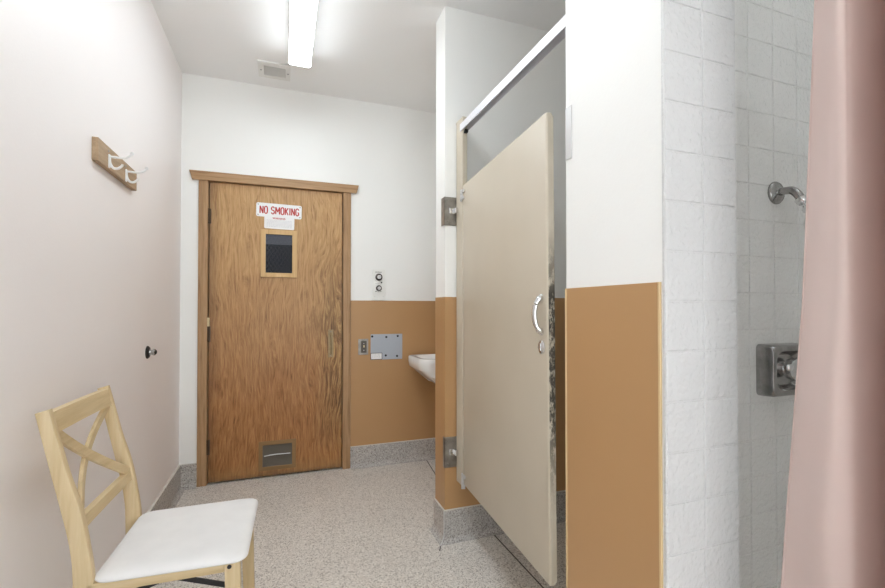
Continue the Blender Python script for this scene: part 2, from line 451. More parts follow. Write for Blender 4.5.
# wainscot sheets
PT = .004
struct('trim_4', box(BM(), (.470, YB-PT, ZB), (XA, YB, ZW), .0008), M['brown'], 'tan brown wainscot on the wall right of the wooden door', 'wainscot')
b = BM(); box(b, (XW-PT, YW-PT, ZB), (XW, YW+WT, ZW)); box(b, (XW, YW-PT, ZB), (XS, YW, ZW))
struct('trim_5', b, M['brown'], 'tan brown wainscot wrapped round the stub wall by the stall door', 'wainscot')
struct('trim_6', box(BM(), (XW-PT, YP0+TT+.006, .02), (XW, YP1, ZW), .001), M['brown'], 'tall tan brown panel beside the white tile jamb', 'wainscot')
struct('trim_7', box(BM(), (XW-PT-.0015, YP0+TT+.004, 0), (XW, YP0+TT+.0105, ZW), .001), M['brown_edge'], 'pale gold edge strip between tan panel and tile jamb', 'edge strip')
struct('trim_8', box(BM(), (XW-PT-.0012, YP1-.006, 0), (XW, YP1+.001, ZW), .001), M['brown_edge'], 'pale edge strip on the stall side of the tan panel', 'edge strip')
struct('trim_9', box(BM(), (XA-PT, YW+WT, ZB), (XA, YB-PT, ZW)), M['brown'], 'tan brown wainscot under the sink wall', 'wainscot')

# coved terrazzo base
BT, BR = .012, .03
def cove(n=6):
    """(distance from wall, height) outline"""
    p = [(0, 0), (BT+BR, 0)]
    for k in range(1, n+1):
        a = PI/2*k/n
        p.append((BT+BR-BR*math.sin(a), BR-BR*math.cos(a)))
    return p+[(BT, ZB-.003), (BT-.003, ZB), (0, ZB)]
def base_run(name, fn, a, c, axis, label):
    o = struct(name, prism(BM(), [fn(*p) for p in cove()], axis, a, c), M['base'], label, 'baseboard', 40)
    q = [fn(*p) for p in ((0, ZB), (BT-.001, ZB), (BT-.001, ZB+.004), (0, ZB+.004))]
    obj('cap_strip', prism(BM(), q, axis, a, c), M['caulk'], o)
base_run('baseboard_left', lambda d, z: (XL+d, z), YR, YB, 'y', 'grey terrazzo cove base along the warm white wall')
base_run('baseboard_back_left', lambda d, z: (YB-d, z), XL+BT, -.537, 'x', 'short grey terrazzo base left of the wooden door')
base_run('baseboard_back_right', lambda d, z: (YB-d, z), .469, XA, 'x', 'grey terrazzo cove base right of the wooden door')
base_run('baseboard_alcove', lambda d, z: (XA-d, z), YW+WT, YB-BT, 'y', 'grey terrazzo base below the sink')
def mitred(outl, path):
    b = BM(); loft(b, [[f(*p) for p in outl] for f in path]); bmesh.ops.recalc_face_normals(b, faces=b.faces[:]); return b
path = [lambda d, z: (XW-d, YW+WT, z), lambda d, z: (XW-d, YW-d, z), lambda d, z: (XS, YW-d, z)]
o = struct('baseboard_wing', mitred(cove(), path), M['base'], 'grey terrazzo base round the end of the stub wall and into the stall', 'baseboard', 40)
obj('cap_strip', mitred([(0, ZB), (BT-.001, ZB), (BT-.001, ZB+.004), (0, ZB+.004)], path), M['caulk'], o)
obj('corner_bead', bar(BM(), None, None, .005, .003, (1, -1, 0), 0, [(XW-BT-.0005, YW-BT-.0005, ZB), (XW-BT-.0005, YW-BT-.0005, BR), (XW-BT-.011, YW-BT-.011, .010), (XW-BT-.03, YW-BT-.03, .001)]), M['steel_pale'], o)
# divider strips cast into the floor
struct('trim_10', box(BM(), (1.034, YP1, 0), (1.040, YW-BT-BR, .0012)), M['zinc'], 'thin dark divider line in the floor under the stall door', 'floor strip')
struct('trim_11', bar(BM(), (1.05, YB-.045, .0004), (.985, 2.62, .0004), .006, .0012, (1, 0, 0)), M['zinc'], 'thin dark floor line beside the stub wall', 'floor strip')
struct('trim_12', bar(BM(), (XW-.03, YW-.02, .0004), (.720, 2.036, .0004), .006, .0012, (1, 0, 0)), M['zinc'], 'short dark crack at the stub wall corner', 'floor strip')

# dim hallway beyond the door's window
b = BM(); box(b, (-1.2, YB+1.5, 1.15), (1.2, YB+1.58, ZC)); struct('wall_hallway', b, M['hall'], 'dim hallway wall seen through the door window', 'wall')
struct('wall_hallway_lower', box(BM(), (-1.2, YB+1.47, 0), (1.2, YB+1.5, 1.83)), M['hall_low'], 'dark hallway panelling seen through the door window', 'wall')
b = BM(); box(b, (-1.3, YB+.12, 0), (-1.2, YB+1.6, ZC)); box(b, (1.2, YB+.12, 0), (1.3, YB+1.6, ZC))
box(b, (-1.3, YB, 0), (XL-.12, YB+.12, ZC))
struct('wall_hallway_sides', b, M['hall'], 'dim end walls of the hallway behind the door', 'wall')
t = thing('hallway_fill_light', 'unseen small dim light added to brighten the hallway behind the door', 'ceiling light', (.6, YB+.9, ZC-.04))
obj('shade', lathe(BM(), [(.09, 0), (.09, .02), (.06, .04), (.003, .045)], (.6, YB+.9, ZC), (0, 0, -1), 24), M['tube_hall_fill'], t, 40)

# ------------------------------------------------------------------ ceiling lights and vent
def fixture(name, label, x0, x1, y0, y1, mt):
    t = thing(name, label, 'ceiling light', ((x0+x1)/2, (y0+y1)/2, ZC-.09))
    zb = ZC-.088
    obj('housing', box(BM(), (x0+.001, y0+.004, ZC-.066), (x1-.001, y1-.004, ZC), .003), M['white_metal'], t)
    pr = [(x0+.003, ZC-.066), (x0+.001, zb+.012), (x0+.010, zb), (x1-.010, zb), (x1-.001, zb+.012), (x1-.003, ZC-.066)]
    b = prism(BM(), pr, 'y', y0, y1); b.normal_update()
    for f in b.faces:
        if abs(f.normal.x) > .9: f.material_index = 1
    obj('diffuser', b, [mt, M['tube_side']], t, 30)
    for y in (y0, y1):
        s = -1 if y == y0 else 1
        p2 = [(x0-.001, ZC), (x0-.003, zb+.010), (x0+.008, zb-.002), (x1-.008, zb-.002), (x1+.003, zb+.010), (x1+.001, ZC)]
        obj('end_cap', prism(BM(), p2, 'y', y, y+s*.006, .0015), M['white_metal'], t)
    return t
fixture('ceiling_light', 'long lit white strip light on the ceiling in front of the door', .023, .150, 1.0, 2.80, M['tube'])
fixture('ceiling_light', 'unseen second strip light added behind the camera as fill', .018, .152, -1.2, .02, M['tube_rear_fill'])

t = thing('ceiling_light', 'small round recessed light over the shower', 'ceiling light', (1.55, .35, ZC-.01))
obj('trim_ring', lathe(BM(), [(.075, 0), (.075, .004), (.062, .008), (.060, .002)], (1.55, .35, ZC), (0, 0, -1), 32), M['white_metal'], t, 40)
obj('lens', lathe(BM(), [(.059, 0), (.058, .004), (.03, .007), (.002, .008)], (1.55, .35, ZC), (0, 0, -1), 32), M['tube_shower'], t, 40)

t = thing('ceiling_vent', 'small white vent with grey mesh on the ceiling near the door', 'vent', (-.063, 3.075, ZC-.012))
vx0, vx1, vy0, vy1 = -.162, .036, 2.975, 3.175
ix0, ix1, iy0, iy1 = -.127, .006, 3.02, 3.142
b = BM(); z0, z1 = ZC-.010, ZC
for lo, hi in (((vx0, vy0), (ix0, vy1)), ((ix1, vy0), (vx1, vy1)), ((ix0, vy0), (ix1, iy0)), ((ix0, iy1), (ix1, vy1))):
    box(b, (*lo, z0), (*hi, z1))
obj('frame', b, M['vent'], t)
b = BM()
for i in range(9):
    y = iy0+(i+.5)*(iy1-iy0)/9
    box(b, (ix0, y-.0045, ZC-.007), (ix1, y+.0045, ZC-.004))
box(b, (ix0, iy0, ZC-.002), (ix1, iy1, ZC))
obj('mesh_insert', b, M['vent_in'], t)
for x in ((vx0+ix0)/2, (vx1+ix1)/2): obj('screw', lathe(BM(), [(.004, 0), (.004, .002), (.002, .003)], (x, 3.08, ZC-.010), (0, 0, -1), 12), M['ink_dark'], t)

# ------------------------------------------------------------------ the wooden door
d = thing('door_1', 'worn brown plywood door with small wired window', 'door', (0, YB, 0), kind='structure')
WX0, WX1, WZ0, WZ1 = -.121, .059, 1.428, 1.706
GX0, GX1, GZ0, GZ1 = -.135, .062, .075, .228
YD = YB+.004
lx0, lx1, lz0, lz1 = -.4715, .4055, .012, 2.034
b = BM()
xs = sorted({lx0, WX0, WX1, lx1}); 
# leaf built as stiles and rails round the two openings
for lo, hi in (((lx0, lz0), (GX0, WZ1)), ((GX1, lz0), (lx1, WZ1)), ((lx0, WZ1), (lx1, lz1)), ((GX0, GZ1), (GX1, WZ0)), ((GX0, lz0), (GX1, GZ0)), ((GX0, WZ0), (WX0, WZ1)), ((WX1, WZ0), (GX1, WZ1))):
    box(b, (lo[0], YD, lo[1]), (hi[0], YD+.042, hi[1]))
bmesh.ops.remove_doubles(b, verts=b.verts[:], dist=1e-5)
obj('door_leaf', b, M['door'], d)
# casing
b = prism(BM(), [(-.536, 0), (DX0+.004, 0), (DX0+.004, 2.038), (-.536, 2.038)], 'y', YB-.016, YB, .002)
obj('casing', b, M['casing'], d)
obj('casing', prism(BM(), [(DX1-.004, 0), (.468, 0), (.468, 2.038), (DX1-.004, 2.038)], 'y', YB-.016, YB, .002), M['casing'], d)
obj('header', prism(BM(), [(-.574, 2.038), (.508, 2.038), (.525, 2.097), (-.591, 2.097)], 'y', YB-.026, YB, .002), M['casing_h'], d)
b = BM(); box(b, (DX0, YB, 0), (DX0+.006, YB+.11, DZ)); box(b, (DX1-.006, YB, 0), (DX1, YB+.11, DZ)); box(b, (DX0, YB, DZ-.006), (DX1, YB+.11, DZ))
box(b, (DX0, YB+.047, 0), (DX0+.02, YB+.06, DZ)); box(b, (DX1-.02, YB+.047, 0), (DX1, YB+.06, DZ)); box(b, (DX0, YB+.047, DZ-.02), (DX1, YB+.06, DZ))
obj('jamb', b, M['casing'], d)
# window
def ring(bm, x0, x1, z0, z1, wd, ya, yb):
    for lo, hi in (((x0, z0), (x0+wd, z1)), ((x1-wd, z0), (x1, z1)), ((x0+wd, z1-wd), (x1-wd, z1)), ((x0+wd, z0), (x1-wd, z0+wd))):
        box(bm, (lo[0], ya, lo[1]), (hi[0], yb, hi[1]), .001, 1)
    return bm
wf = obj('window_frame', ring(BM(), WX0-.030, WX1+.029, WZ0-.029, WZ1+.027, .0315, YD-.012, YD), M['frame_wood'], d)
gp = obj('glass_pane', box(BM(), (WX0, YD+.018, WZ0), (WX1, YD+.022, WZ1)), M['glass'], wf, local=False)
b = BM(); st = .027; L = (WZ1-WZ0)+(WX1-WX0)
for s in (1, -1):
    k = -L
    while k < L:
        pts = []
        for i in range(41):
            z = WZ0+(WZ1-WZ0)*i/40; x = (WX0+WX1)/2+s*(z-(WZ0+WZ1)/2)*.62+k
            if WX0 <= x <= WX1: pts.append((x, z))
        if len(pts) > 1: bar(b, (pts[0][0], YD+.020, pts[0][1]), (pts[-1][0], YD+.020, pts[-1][1]), .0014, .0010, (1, 0, 0))
        k += st
obj('wire_mesh', b, M['wire'], wf)
# louvre grille
gf = obj('vent_grille', ring(BM(), GX0-.024, GX1+.025, GZ0-.024, GZ1+.025, .026, YD-.008, YD), M['bronze'], d)
b = BM()
nz = 15
for i in range(nz):
    z = GZ0+(i+.5)*(GZ1-GZ0)/nz
    prism(b, [(YD-.001, z-.0042), (YD+.006, z+.0034), (YD+.006, z+.0046), (YD-.001, z-.0030)], 'x', GX0, GX1)
box(b, (GX0, YD+.020, GZ0), (GX1, YD+.022, GZ1))
obj('slats', b, M['louvre'], gf)
obj('divider_bar', tube(BM(), [(GX0+.012, YD-.002, .150), (GX0+.05, YD-.005, .156), ((GX0+GX1)/2, YD-.006, .158), (GX1-.05, YD-.005, .156), (GX1-.012, YD-.002, .155)], .0035, 8), M['steel_pale'], gf)
# pull plate, hinges
pp = obj('pull_plate', box(BM(), (.308, YD-.004, .822), (.345, YD, 1.025), .0015), M['brass'], d)
obj('pull_bar', tube(BM(), smooth_pts([(.3265, YD-.004, .845), (.3265, YD-.018, .855), (.3265, YD-.020, .92), (.3265, YD-.018, .985), (.3265, YD-.004, .995)], 5), .006, 8), M['brass'], pp)
for z in (.838, 1.010): obj('screw', lathe(BM(), [(.004, 0), (.004, .0015), (.002, .0025)], (.3265, YD-.004, z), (0, -1, 0), 10), M['steel'], pp)
for z0_, z1_, mm in ((1.752, 1.852, 'dark_hinge'), (.955, 1.06, 'dark_hinge'), (.20, .30, 'dark_hinge')):
    hg = obj('hinge', tube(BM(), [(lx0-.004, YD-.008, z0_), (lx0-.004, YD-.008, z1_)], .006, 10), M[mm], d)
    box_b = box(BM(), (lx0-.002, YD-.006, z0_), (lx0+.010, YD, z1_)); obj('hinge_leaf', box_b, M[mm], hg)
    if z0_ == .955: obj('painted_knuckle', tube(BM(), [(lx0-.004, YD-.009, 1.06), (lx0-.004, YD-.009, 1.118)], .0085, 10), M['ivory'], hg)['label'] = 'cream painted hinge knuckle'

# signs on the door
SYR = math.radians(-1.2)
s = thing('sign', 'white plate with red NO SMOKING lettering on the wooden door', 'sign', (-.031, YD-.003, 1.870))
R90 = Matrix.Rotation(PI/2, 4, 'X')
SM = Matrix.Translation((-.031, YD, 1.870)) @ Matrix.Rotation(math.radians(.9), 4, 'Y')
b = BM(); prism(b, rrect(0, 0, .151, .0485, .012), 'y', -.003, -.0002, .0006, 1)
bmesh.ops.transform(b, matrix=SM, verts=b.verts[:]); obj('plate', b, M['sticker'], s)
def arc(cx, cz, rx, rz_, a0, a1, n=7): return [(cx+rx*math.cos(a0+(a1-a0)*k/n), cz+rz_*math.sin(a0+(a1-a0)*k/n)) for k in range(n+1)]
def glyph(ch):
    o = arc(.5, .72, .5, .28, 0, PI)+arc(.5, .28, .5, .28, PI, 2*PI)+[(1, .72)]
    return {'N': [[(0, 0), (0, 1)], [(0, 1), (1, 0)], [(1, 0), (1, 1)]],
            'M': [[(0, 0), (0, 1)], [(0, 1), (.5, .3)], [(.5, .3), (1, 1)], [(1, 1), (1, 0)]],
            'K': [[(0, 0), (0, 1)], [(.05, .42), (1, 1)], [(.3, .55), (1, 0)]],
            'I': [[(.5, 0), (.5, 1)]], 'O': [o],
            'S': [arc(.5, .74, .5, .26, .25, PI, 7)+arc(.5, .74, .5, .24, PI, 1.45*PI, 4)+arc(.5, .27, .5, .25, .45*PI, 0, 4)+arc(.5, .26, .5, .26, 0, -PI+.25, 7)],
            'G': [arc(.5, .72, .5, .28, .2, PI)+arc(.5, .28, .5, .28, PI, 2*PI)+[(1, .44), (.58, .44)]]}[ch]
b = BM(); x = 0; GW = {'I': .25, 'M': 1.35, ' ': .9}
pos = []
for c_ in 'NO SMOKING':
    wd = GW.get(c_, 1.0)
    if c_ != ' ': pos.append((c_, x, wd))
    x += wd+(.52 if c_ != ' ' else 0)
kx = .256/(x-.52)
for c_, px_, wd in pos:
    for ln in glyph(c_):
        P = [(-.126+(px_+u*wd)*kx, -.0034, -.027+.002+v*.050) for u, v in ln]
        bar(b, None, None, .0082, .0006, (.0, 0, 1) if abs(P[-1][0]-P[0][0]) > abs(P[-1][2]-P[0][2]) else (1, 0, 0), 0, P) if len(P) == 2 else None
        if len(P) > 2:
            L_ = []; R_ = []
            for i, p in enumerate(P):
                a, q = Vector(P[max(i-1, 0)]), Vector(P[min(i+1, len(P)-1)]); d_ = (q-a).normalized(); n_ = Vector((-d_.z, 0, d_.x))*.0041
                L_.append(b.verts.new(Vector(p)+n_)); R_.append(b.verts.new(Vector(p)-n_))
            for i in range(len(P)-1): b.faces.new((L_[i], L_[i+1], R_[i+1], R_[i]))
bmesh.ops.transform(b, matrix=SM, verts=b.verts[:]); obj('lettering', b, M['ink_red'], s)
for x in (-.139, .139):
    for z in (-.036, .036):
        b = lathe(BM(), [(.0035, 0), (.003, .0014), (.001, .002)], (x, -.003, z), (0, -1, 0), 10)
        bmesh.ops.transform(b, matrix=SM, verts=b.verts[:]); obj('screw', b, M['ink_dark'], s)
n = thing('notice', 'small white notice with faint print below the NO SMOKING sign', 'notice', (-.03, YD-.002, 1.78))
NM = Matrix.Translation((-.030, YD, 1.783)) @ Matrix.Rotation(math.radians(1.0), 4, 'Y')
b = BM(); prism(b, rrect(0, 0, .1, .042, .008), 'y', -.0018, -.0002, .0004, 1)
bmesh.ops.transform(b, matrix=NM, verts=b.verts[:]); obj('plate', b, M['sticker'], n)
me = text_mesh('WARNING', .013, NM @ Matrix.Translation((-.004, -.002, .032)) @ R90, .0004, .03, 1.0, 1.05)
obj('heading', me, M['ink_red'], n)
b = BM()
for r in range(6):
    z = .018-r*.009; x = -.085
    while x < .082:
        wd = random.uniform(.005, .016)
        box(b, (x, -.0021, z-.0013), (min(x+wd, .086), -.0018, z+.0013)); x += wd+.0035
bmesh.ops.transform(b, matrix=NM, verts=b.verts[:]); obj('print_lines', b, M['ink_grey'], n)

# ------------------------------------------------------------------ things on the back wall
tm = thing('heater_timer', 'white wall plate with two round control knobs above the wainscot', 'control', (.681, YB, 1.36))
obj('plate', prism(BM(), rrect(.681, 1.360, .048, .1165, .006), 'y', YB-.012, YB, .0015), M['plastic'], tm)
for z, r, rr in ((1.417, .023, .027), (1.333, .0195, .0225)):
    kb = obj('knob', lathe(BM(), [(rr, 0), (rr, .004), (r, .006), (r*.95, .012)], (.679, YB-.012, z), (0, -1, 0), 28), M['knob_dark'], tm, 40)
    obj('knob_cap', lathe(BM(), [(r*.68, 0), (r*.66, .010), (r*.55, .013)], (.679, YB-.023, z), (0, -1, 0), 24), M['steel_pale'], kb, 40)['label'] = 'silver cap of the dark knob'
obj('indicator_button', lathe(BM(), [(.0058, 0), (.0055, .003), (.003, .0045)], (.699, YB-.012, 1.376), (0, -1, 0), 14), M['black'], tm)
for rows_ in (((.652, .70, 1.455, .0045),), ((.65, .663, 1.388, .002), (.652, .685, 1.371, .002)), ((.650, .668, 1.308, .004), (.672, .683, 1.306, .003), (.688, .70, 1.307, .004))):
    b = BM()
    for x0, x1, z, h in rows_:
        x = x0
        while x < x1: box(b, (x, YB-.0126, z-h/2), (min(x+.004, x1), YB-.0118, z+h/2)); x += .0052
    obj('lettering', b, M['ink_dark'], tm)
for x, z in ((.648, 1.27), (.713, 1.27)): obj('screw', lathe(BM(), [(.003, 0), (.003, .001), (.001, .002)], (x, YB-.012, z), (0, -1, 0), 10), M['steel_pale'], tm)

YQ = YB-PT
sw = thing('wall_outlet', 'small steel outlet plate on the tan wainscot by the door casing', 'outlet', (.5625, YQ, .892))
obj('plate', prism(BM(), rrect(.5625, .892, .0375, .059, .004), 'y', YQ-.007, YQ, .002), M['steel'], sw)
obj('receptacle', prism(BM(), rrect(.566, .892, .021, .044, .004), 'y', YQ-.010, YQ-.006, .001), M['socket'], sw)
obj('switch_toggle', box(BM(), (.561, YQ-.019, .888), (.571, YQ-.009, .905), .002), M['ivory'], sw)['label'] = 'cream toggle in the steel plate'
for z in (.866, .918): obj('screw', lathe(BM(), [(.0035, 0), (.003, .001), (.001, .0025)], (.566, YQ-.010, z), (0, -1, 0), 10), M['steel_pale'], sw)

ap = thing('access_panel', 'flat blue grey metal cover with six dark screws on tan wainscot', 'panel', (.741, YQ, .888))
PM = Matrix.Translation((.741, YQ, .888))
obj('cover', prism(BM(), rrect(.741, .888, .1225, .0965, .002), 'y', YQ-.005, YQ, .0012), M['panel_blue'], ap)
for x, z in ((.630, .968), (.738, .962), (.827, .968), (.734, .822), (.822, .815), (.632, .86)):
    if z != .86: obj('screw', lathe(BM(), [(.0085, 0), (.008, .001), (.004, .002)], (x, YQ-.005, z), (0, -1, 0), 12), M['black'], ap)
lb = obj('label_plate', box(BM(), (.621, YQ-.0062, .797), (.702, YQ-.005, .840)), M['sticker'], ap)
b = BM(); ring(b, .617, .706, .793, .844, .0045, YQ-.0068, YQ-.0052)
obj('label_border', b, M['ink_dark'], lb)
b = BM()
for z in (.831, .823, .815, .807):
    x = .627
    while x < .69:
        q = random.uniform(.004, .014); box(b, (x, YQ-.0066, z-.0013), (x+q, YQ-.0061, z+.0013)); x += q+.004
obj('print_lines', b, M['ink_grey'], lb)

# ------------------------------------------------------------------ left wall: coat rack and bumper
cr = thing('coat_rack', 'wooden board with two white hooks high on the warm white wall', 'coat rack', (XL, 2.096, 1.747))
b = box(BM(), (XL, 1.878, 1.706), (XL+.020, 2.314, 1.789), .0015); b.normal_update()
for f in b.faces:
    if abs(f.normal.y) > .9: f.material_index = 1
obj('board', b, [M['rack_wood'], M['rack_end_shaded']], cr)
for y in (1.978, 2.168):
    x = XL+.020
    hk = obj('hook', prism(BM(), rrect(y, 1.735, .0075, .026, .006), 'x', x, x+.004, .001), M['white_metal'], cr)
    obj('upper_prong', tube(BM(), smooth_pts([(x+.002, y, 1.752), (x+.02, y, 1.751), (x+.045, y, 1.751), (x+.062, y, 1.757), (x+.072, y, 1.768)], 6), .0042, 10), M['white_metal'], hk, 40)
    obj('prong_tip', lathe(BM(), [(.001, -.007), (.005, -.005), (.007, 0), (.005, .005), (.001, .007)], (x+.074, y, 1.771), (0, 0, 1), 12), M['white_metal'], hk, 60)
    obj('lower_prong', tube(BM(), smooth_pts([(x+.002, y, 1.752), (x+.004, y, 1.728), (x+.014, y, 1.711), (x+.028, y, 1.709), (x+.040, y, 1.718), (x+.044, y, 1.727)], 6), .0048, 10), M['white_metal'], hk, 40)
for y in (1.975, 2.165):
    obj('screw', lathe(BM(), [(.006, 0), (.005, .001), (.002, .0025)], (XL+.020, y, 1.772), (1, 0, 0), 12), M['steel'], cr)

db = thing('door_stop', 'small dark and chrome bumper stub on the warm white wall', 'door stop', (XL, 2.575, .961))
obj('rosette', lathe(BM(), [(.032, 0), (.032, .004), (.026, .010), (.016, .012)], (XL, 2.575, .961), (1, 0, 0), 24), M['black'], db, 40)
obj('stem', lathe(BM(), [(.0155, .009), (.013, .014), (.013, .024), (.0165, .026), (.0165, .034), (.013, .037)], (XL, 2.575, .961), (1, 0, 0), 20), M['chrome_dull'], db, 40)
obj('rubber_tip', lathe(BM(), [(.011, .036), (.010, .040), (.006, .042)], (XL, 2.575, .961), (1, 0, 0), 16), M['void'], db, 40)

# ------------------------------------------------------------------ sink
sk = thing('sink', 'white wall hung sink half hidden behind the stub wall', 'sink', (1.07, 3.0, .84))
X0, X1, Y0, Y1, ZT = .884, XA, 2.88, 3.27, .826
cx, cy, hx, hy = (X0+X1)/2, (Y0+Y1)/2, (X1-X0)/2, (Y1-Y0)/2
def sring(x0, x1, yh, r, z, tilt=0):
    return [(x, y, z(x) if callable(z) else z) for x, y in rrect((x0+x1)/2, cy, (x1-x0)/2, yh, r)]
low = lambda x: max(.742-max(0, x-X0-.03)*.72, .58)
rings = [[(x, y, low(x)-.02) for x, y in rrect((X0+.10+X1)/2, cy, (X1-X0-.10)/2, hy-.07, .06)],
         [(x, y, low(x)) for x, y in rrect((X0+.018+X1)/2, cy, (X1-X0-.018)/2, hy-.014, .065)],
         [(x, y, .752) for x, y in rrect((X0+.006+X1)/2, cy, (X1-X0-.006)/2, hy-.006, .07)],
         [(x, y, .786) for x, y in rrect(cx, cy, hx, hy, .075)],
         [(x, y, ZT-.006) for x, y in rrect(cx, cy, hx, hy, .075)],
         [(x, y, ZT) for x, y in rrect(cx, cy, hx-.006, hy-.006, .07)],
         [(x, y, ZT) for x, y in rrect(cx-.05, cy, hx-.09, hy-.045, .09)],
         [(x, y, ZT-.012) for x, y in rrect(cx-.05, cy, hx-.10, hy-.055, .085)],
         [(x, y, ZT-.075) for x, y in rrect(cx-.05, cy, hx-.135, hy-.09, .075)],
         [(x, y, ZT-.105) for x, y in rrect(cx-.05, cy, hx-.20, hy-.155, .04)]]
b = BM(); loft(b, rings); bmesh.ops.recalc_face_normals(b, faces=b.faces[:])
obj('basin', b, M['ceramic'], sk, 50)

# ------------------------------------------------------------------ toilet stall: post, rail, brackets, door
PX0, PX1 = .835, .862
st_ = thing('toilet_stall', 'beige metal toilet stall front with its chrome handled door slightly open', 'toilet stall', (.851, 2.07, 0))
po = obj('post', box(BM(), (PX0, 2.022, .300), (PX1, YW-PT-.008, 2.135), .003), M['stall'], st_)
obj('post_cap', box(BM(), (PX0-.001, 2.018, 2.128), (PX1+.001, YW-PT-.006, 2.138), .002), M['stall'], po)
prof = [(PX0-.003, 2.070), (PX0+.0005, 2.070), (PX0+.0005, 2.104), (PX1+.0015, 2.104), (PX1+.0015, 2.070), (PX1+.005, 2.070), (PX1+.005, 2.108), (PX0-.003, 2.108)]
hr = obj('head_rail', prism(BM(), prof, 'y', YP1, 2.05, .0008), M['rail'], st_)
hr['label'] = 'pale metal rail above the stall door'
obj('rail_clip', box(BM(), (PX0+.006, 2.002, 2.054), (PX1-.003, 2.022, 2.070), .002), M['black'], hr)

def bracket(label, z0, z1, yext, zc):
    t = thing('wall_bracket', label, 'bracket', (XW, YW, (z0+z1)/2), group='steel brackets on the stub wall corner')
    b = BM(); yy = YW-PT
    box(b, (XW-PT-.003, yy-.003, z0), (.846, yy, z1), .001, 1)
    box(b, (XW-PT-.003, yy-.003, z0), (XW-PT, YW+yext, z1), .001, 1)
    obj('corner_plate', b, M['steel'], t)
    cl = obj('clamp', box(BM(), (.796, yy-.016, zc-.016), (PX0-.001, yy-.003, zc+.016), .003), M['chrome'], t)
    obj('clamp_arm', box(BM(), (.818, yy-.040, zc-.014), (PX0-.0005, yy-.010, zc+.014), .003), M['chrome'], cl)
    for x in (.808, .825): obj('bolt', lathe(BM(), [(.005, 0), (.005, .002), (.003, .004)], (x, yy-.014, zc), (0, -1, 0), 10), M['steel'], cl)
    for z in (z0+.02, z1-.02): obj('screw', lathe(BM(), [(.0045, 0), (.004, .001), (.002, .0025)], (.79, yy-.003, z), (0, -1, 0), 10), M['steel'], t)
bracket('upper steel corner bracket on the white stub wall beside the stall post', 1.608, 1.753, .042, 1.680)
bracket('lower steel corner bracket on the tan stub wall beside the stall post', .369, .524, .018, .450)

# door leaf, swung a few degrees out from its frame
HXp, HYp = .849, 2.014
ang = math.atan2(.060, .824)
# local frame: the leaf runs along -y from the hinge, its room face looks to -x
LW, LT, LZ0, LZ1 = .838, .026, .0, 1.478
prf = rrect(0, -LW/2, LT/2, LW/2, .008, 5)
b = BM()
rz = [(0, .94), (.006, 1), (LZ1-.006, 1), (LZ1, .94)]
def pr(z, k):
    e = (1-k)*.06
    return [(x*(1-(1-k)*3), (y+LW/2)*(1-(1-k)*.08)-LW/2, z) for x, y in prf]
loft(b, [pr(z, k) for z, k in rz]); bmesh.ops.recalc_face_normals(b, faces=b.faces[:])
sd = obj('stall_door', b, M['stall'], st_, 40, True)
sd.location = (HXp-.851, 2.010-2.07, .315); sd.rotation_euler = (-.010, 0, -ang)
# the free edge: an enamelled edge band worn through to black
b = BM(); prism(b, [(x, y) for x, y in rrect(.0015, -LW-.0005, .0105, .0014, .0012, 3)], 'z', .01, LZ1-.012)
obj('edge_band', b, M['stall_worn'], sd, 0, True)['label'] = 'door edge with enamel chipped away to black'
# pull handle on the room face
fx = -LT/2
hy_, hz_ = -.803, .838
b = tube(BM(), smooth_pts([(fx, hy_+.004, hz_+.056), (fx-.011, hy_, hz_+.050), (fx-.022, hy_+.002, hz_+.030), (fx-.026, hy_+.003, hz_), (fx-.022, hy_+.002, hz_-.030), (fx-.011, hy_, hz_-.050), (fx, hy_+.004, hz_-.056)], 6),
         [.0095]*8+[.0080]*21+[.0095]*8, 12, True, 1.35)
for s_ in (1, -1): lathe(b, [(.012, 0), (.0115, .004), (.008, .008)], (fx, hy_+.003, hz_+s_*.055), (-1, 0, 0), 16)
obj('pull_handle', b, M['chrome'], sd, 50, True)['label'] = 'curved chrome pull handle'
b = BM()
lathe(b, [(.0165, 0), (.0165, .003), (.013, .006), (.002, .0068)], (0, 0, 0), (-1, 0, 0), 24)
bmesh.ops.transform(b, matrix=Matrix.Translation((fx, hy_+.002, hz_-.104)) @ Matrix.Diagonal((1, 1.25, 1.4, 1)), verts=b.verts[:])
box(b, (fx-.0085, hy_-.001, hz_-.116), (fx-.006, hy_+.005, hz_-.092), .0008, 1)
obj('latch_plate', b, M['chrome'], sd, 40, True)['label'] = 'oval chrome latch plate below the handle'
# pivots
for z0_, z1_, lbl in ((1.405, 1.452, None), (-.012, .052, None)):
    b = BM(); box(b, (fx-.010, -.028, z0_), (fx-.0005, .010, z0_+.016), .002); box(b, (fx-.012, -.010, z0_), (fx-.0005, .004, z1_), .003); box(b, (fx-.010, -.034, z1_-.014), (fx-.0005, -.006, z1_), .002)
    tube(b, [(fx-.008, .000, z0_-.008), (fx-.008, .000, z1_+.004)], .0045, 10)
    obj('hinge', b, M['steel_pale'], sd, 0, True)
# strike plate on the partition
sp = thing('strike_plate', 'pale steel strike plate on the white wall end above the tan panel', 'strike plate', (XW, 1.075, 1.69))
obj('plate', box(BM(), (XW-.003, 1.060, 1.614), (XW, YP1-.001, 1.768), .0012), M['steel_pale'], sp)
obj('lip', box(BM(), (XW+.002, YP1-.001, 1.616), (XW+.05, YP1+.004, 1.766), .0012), M['steel_pale'], sp)

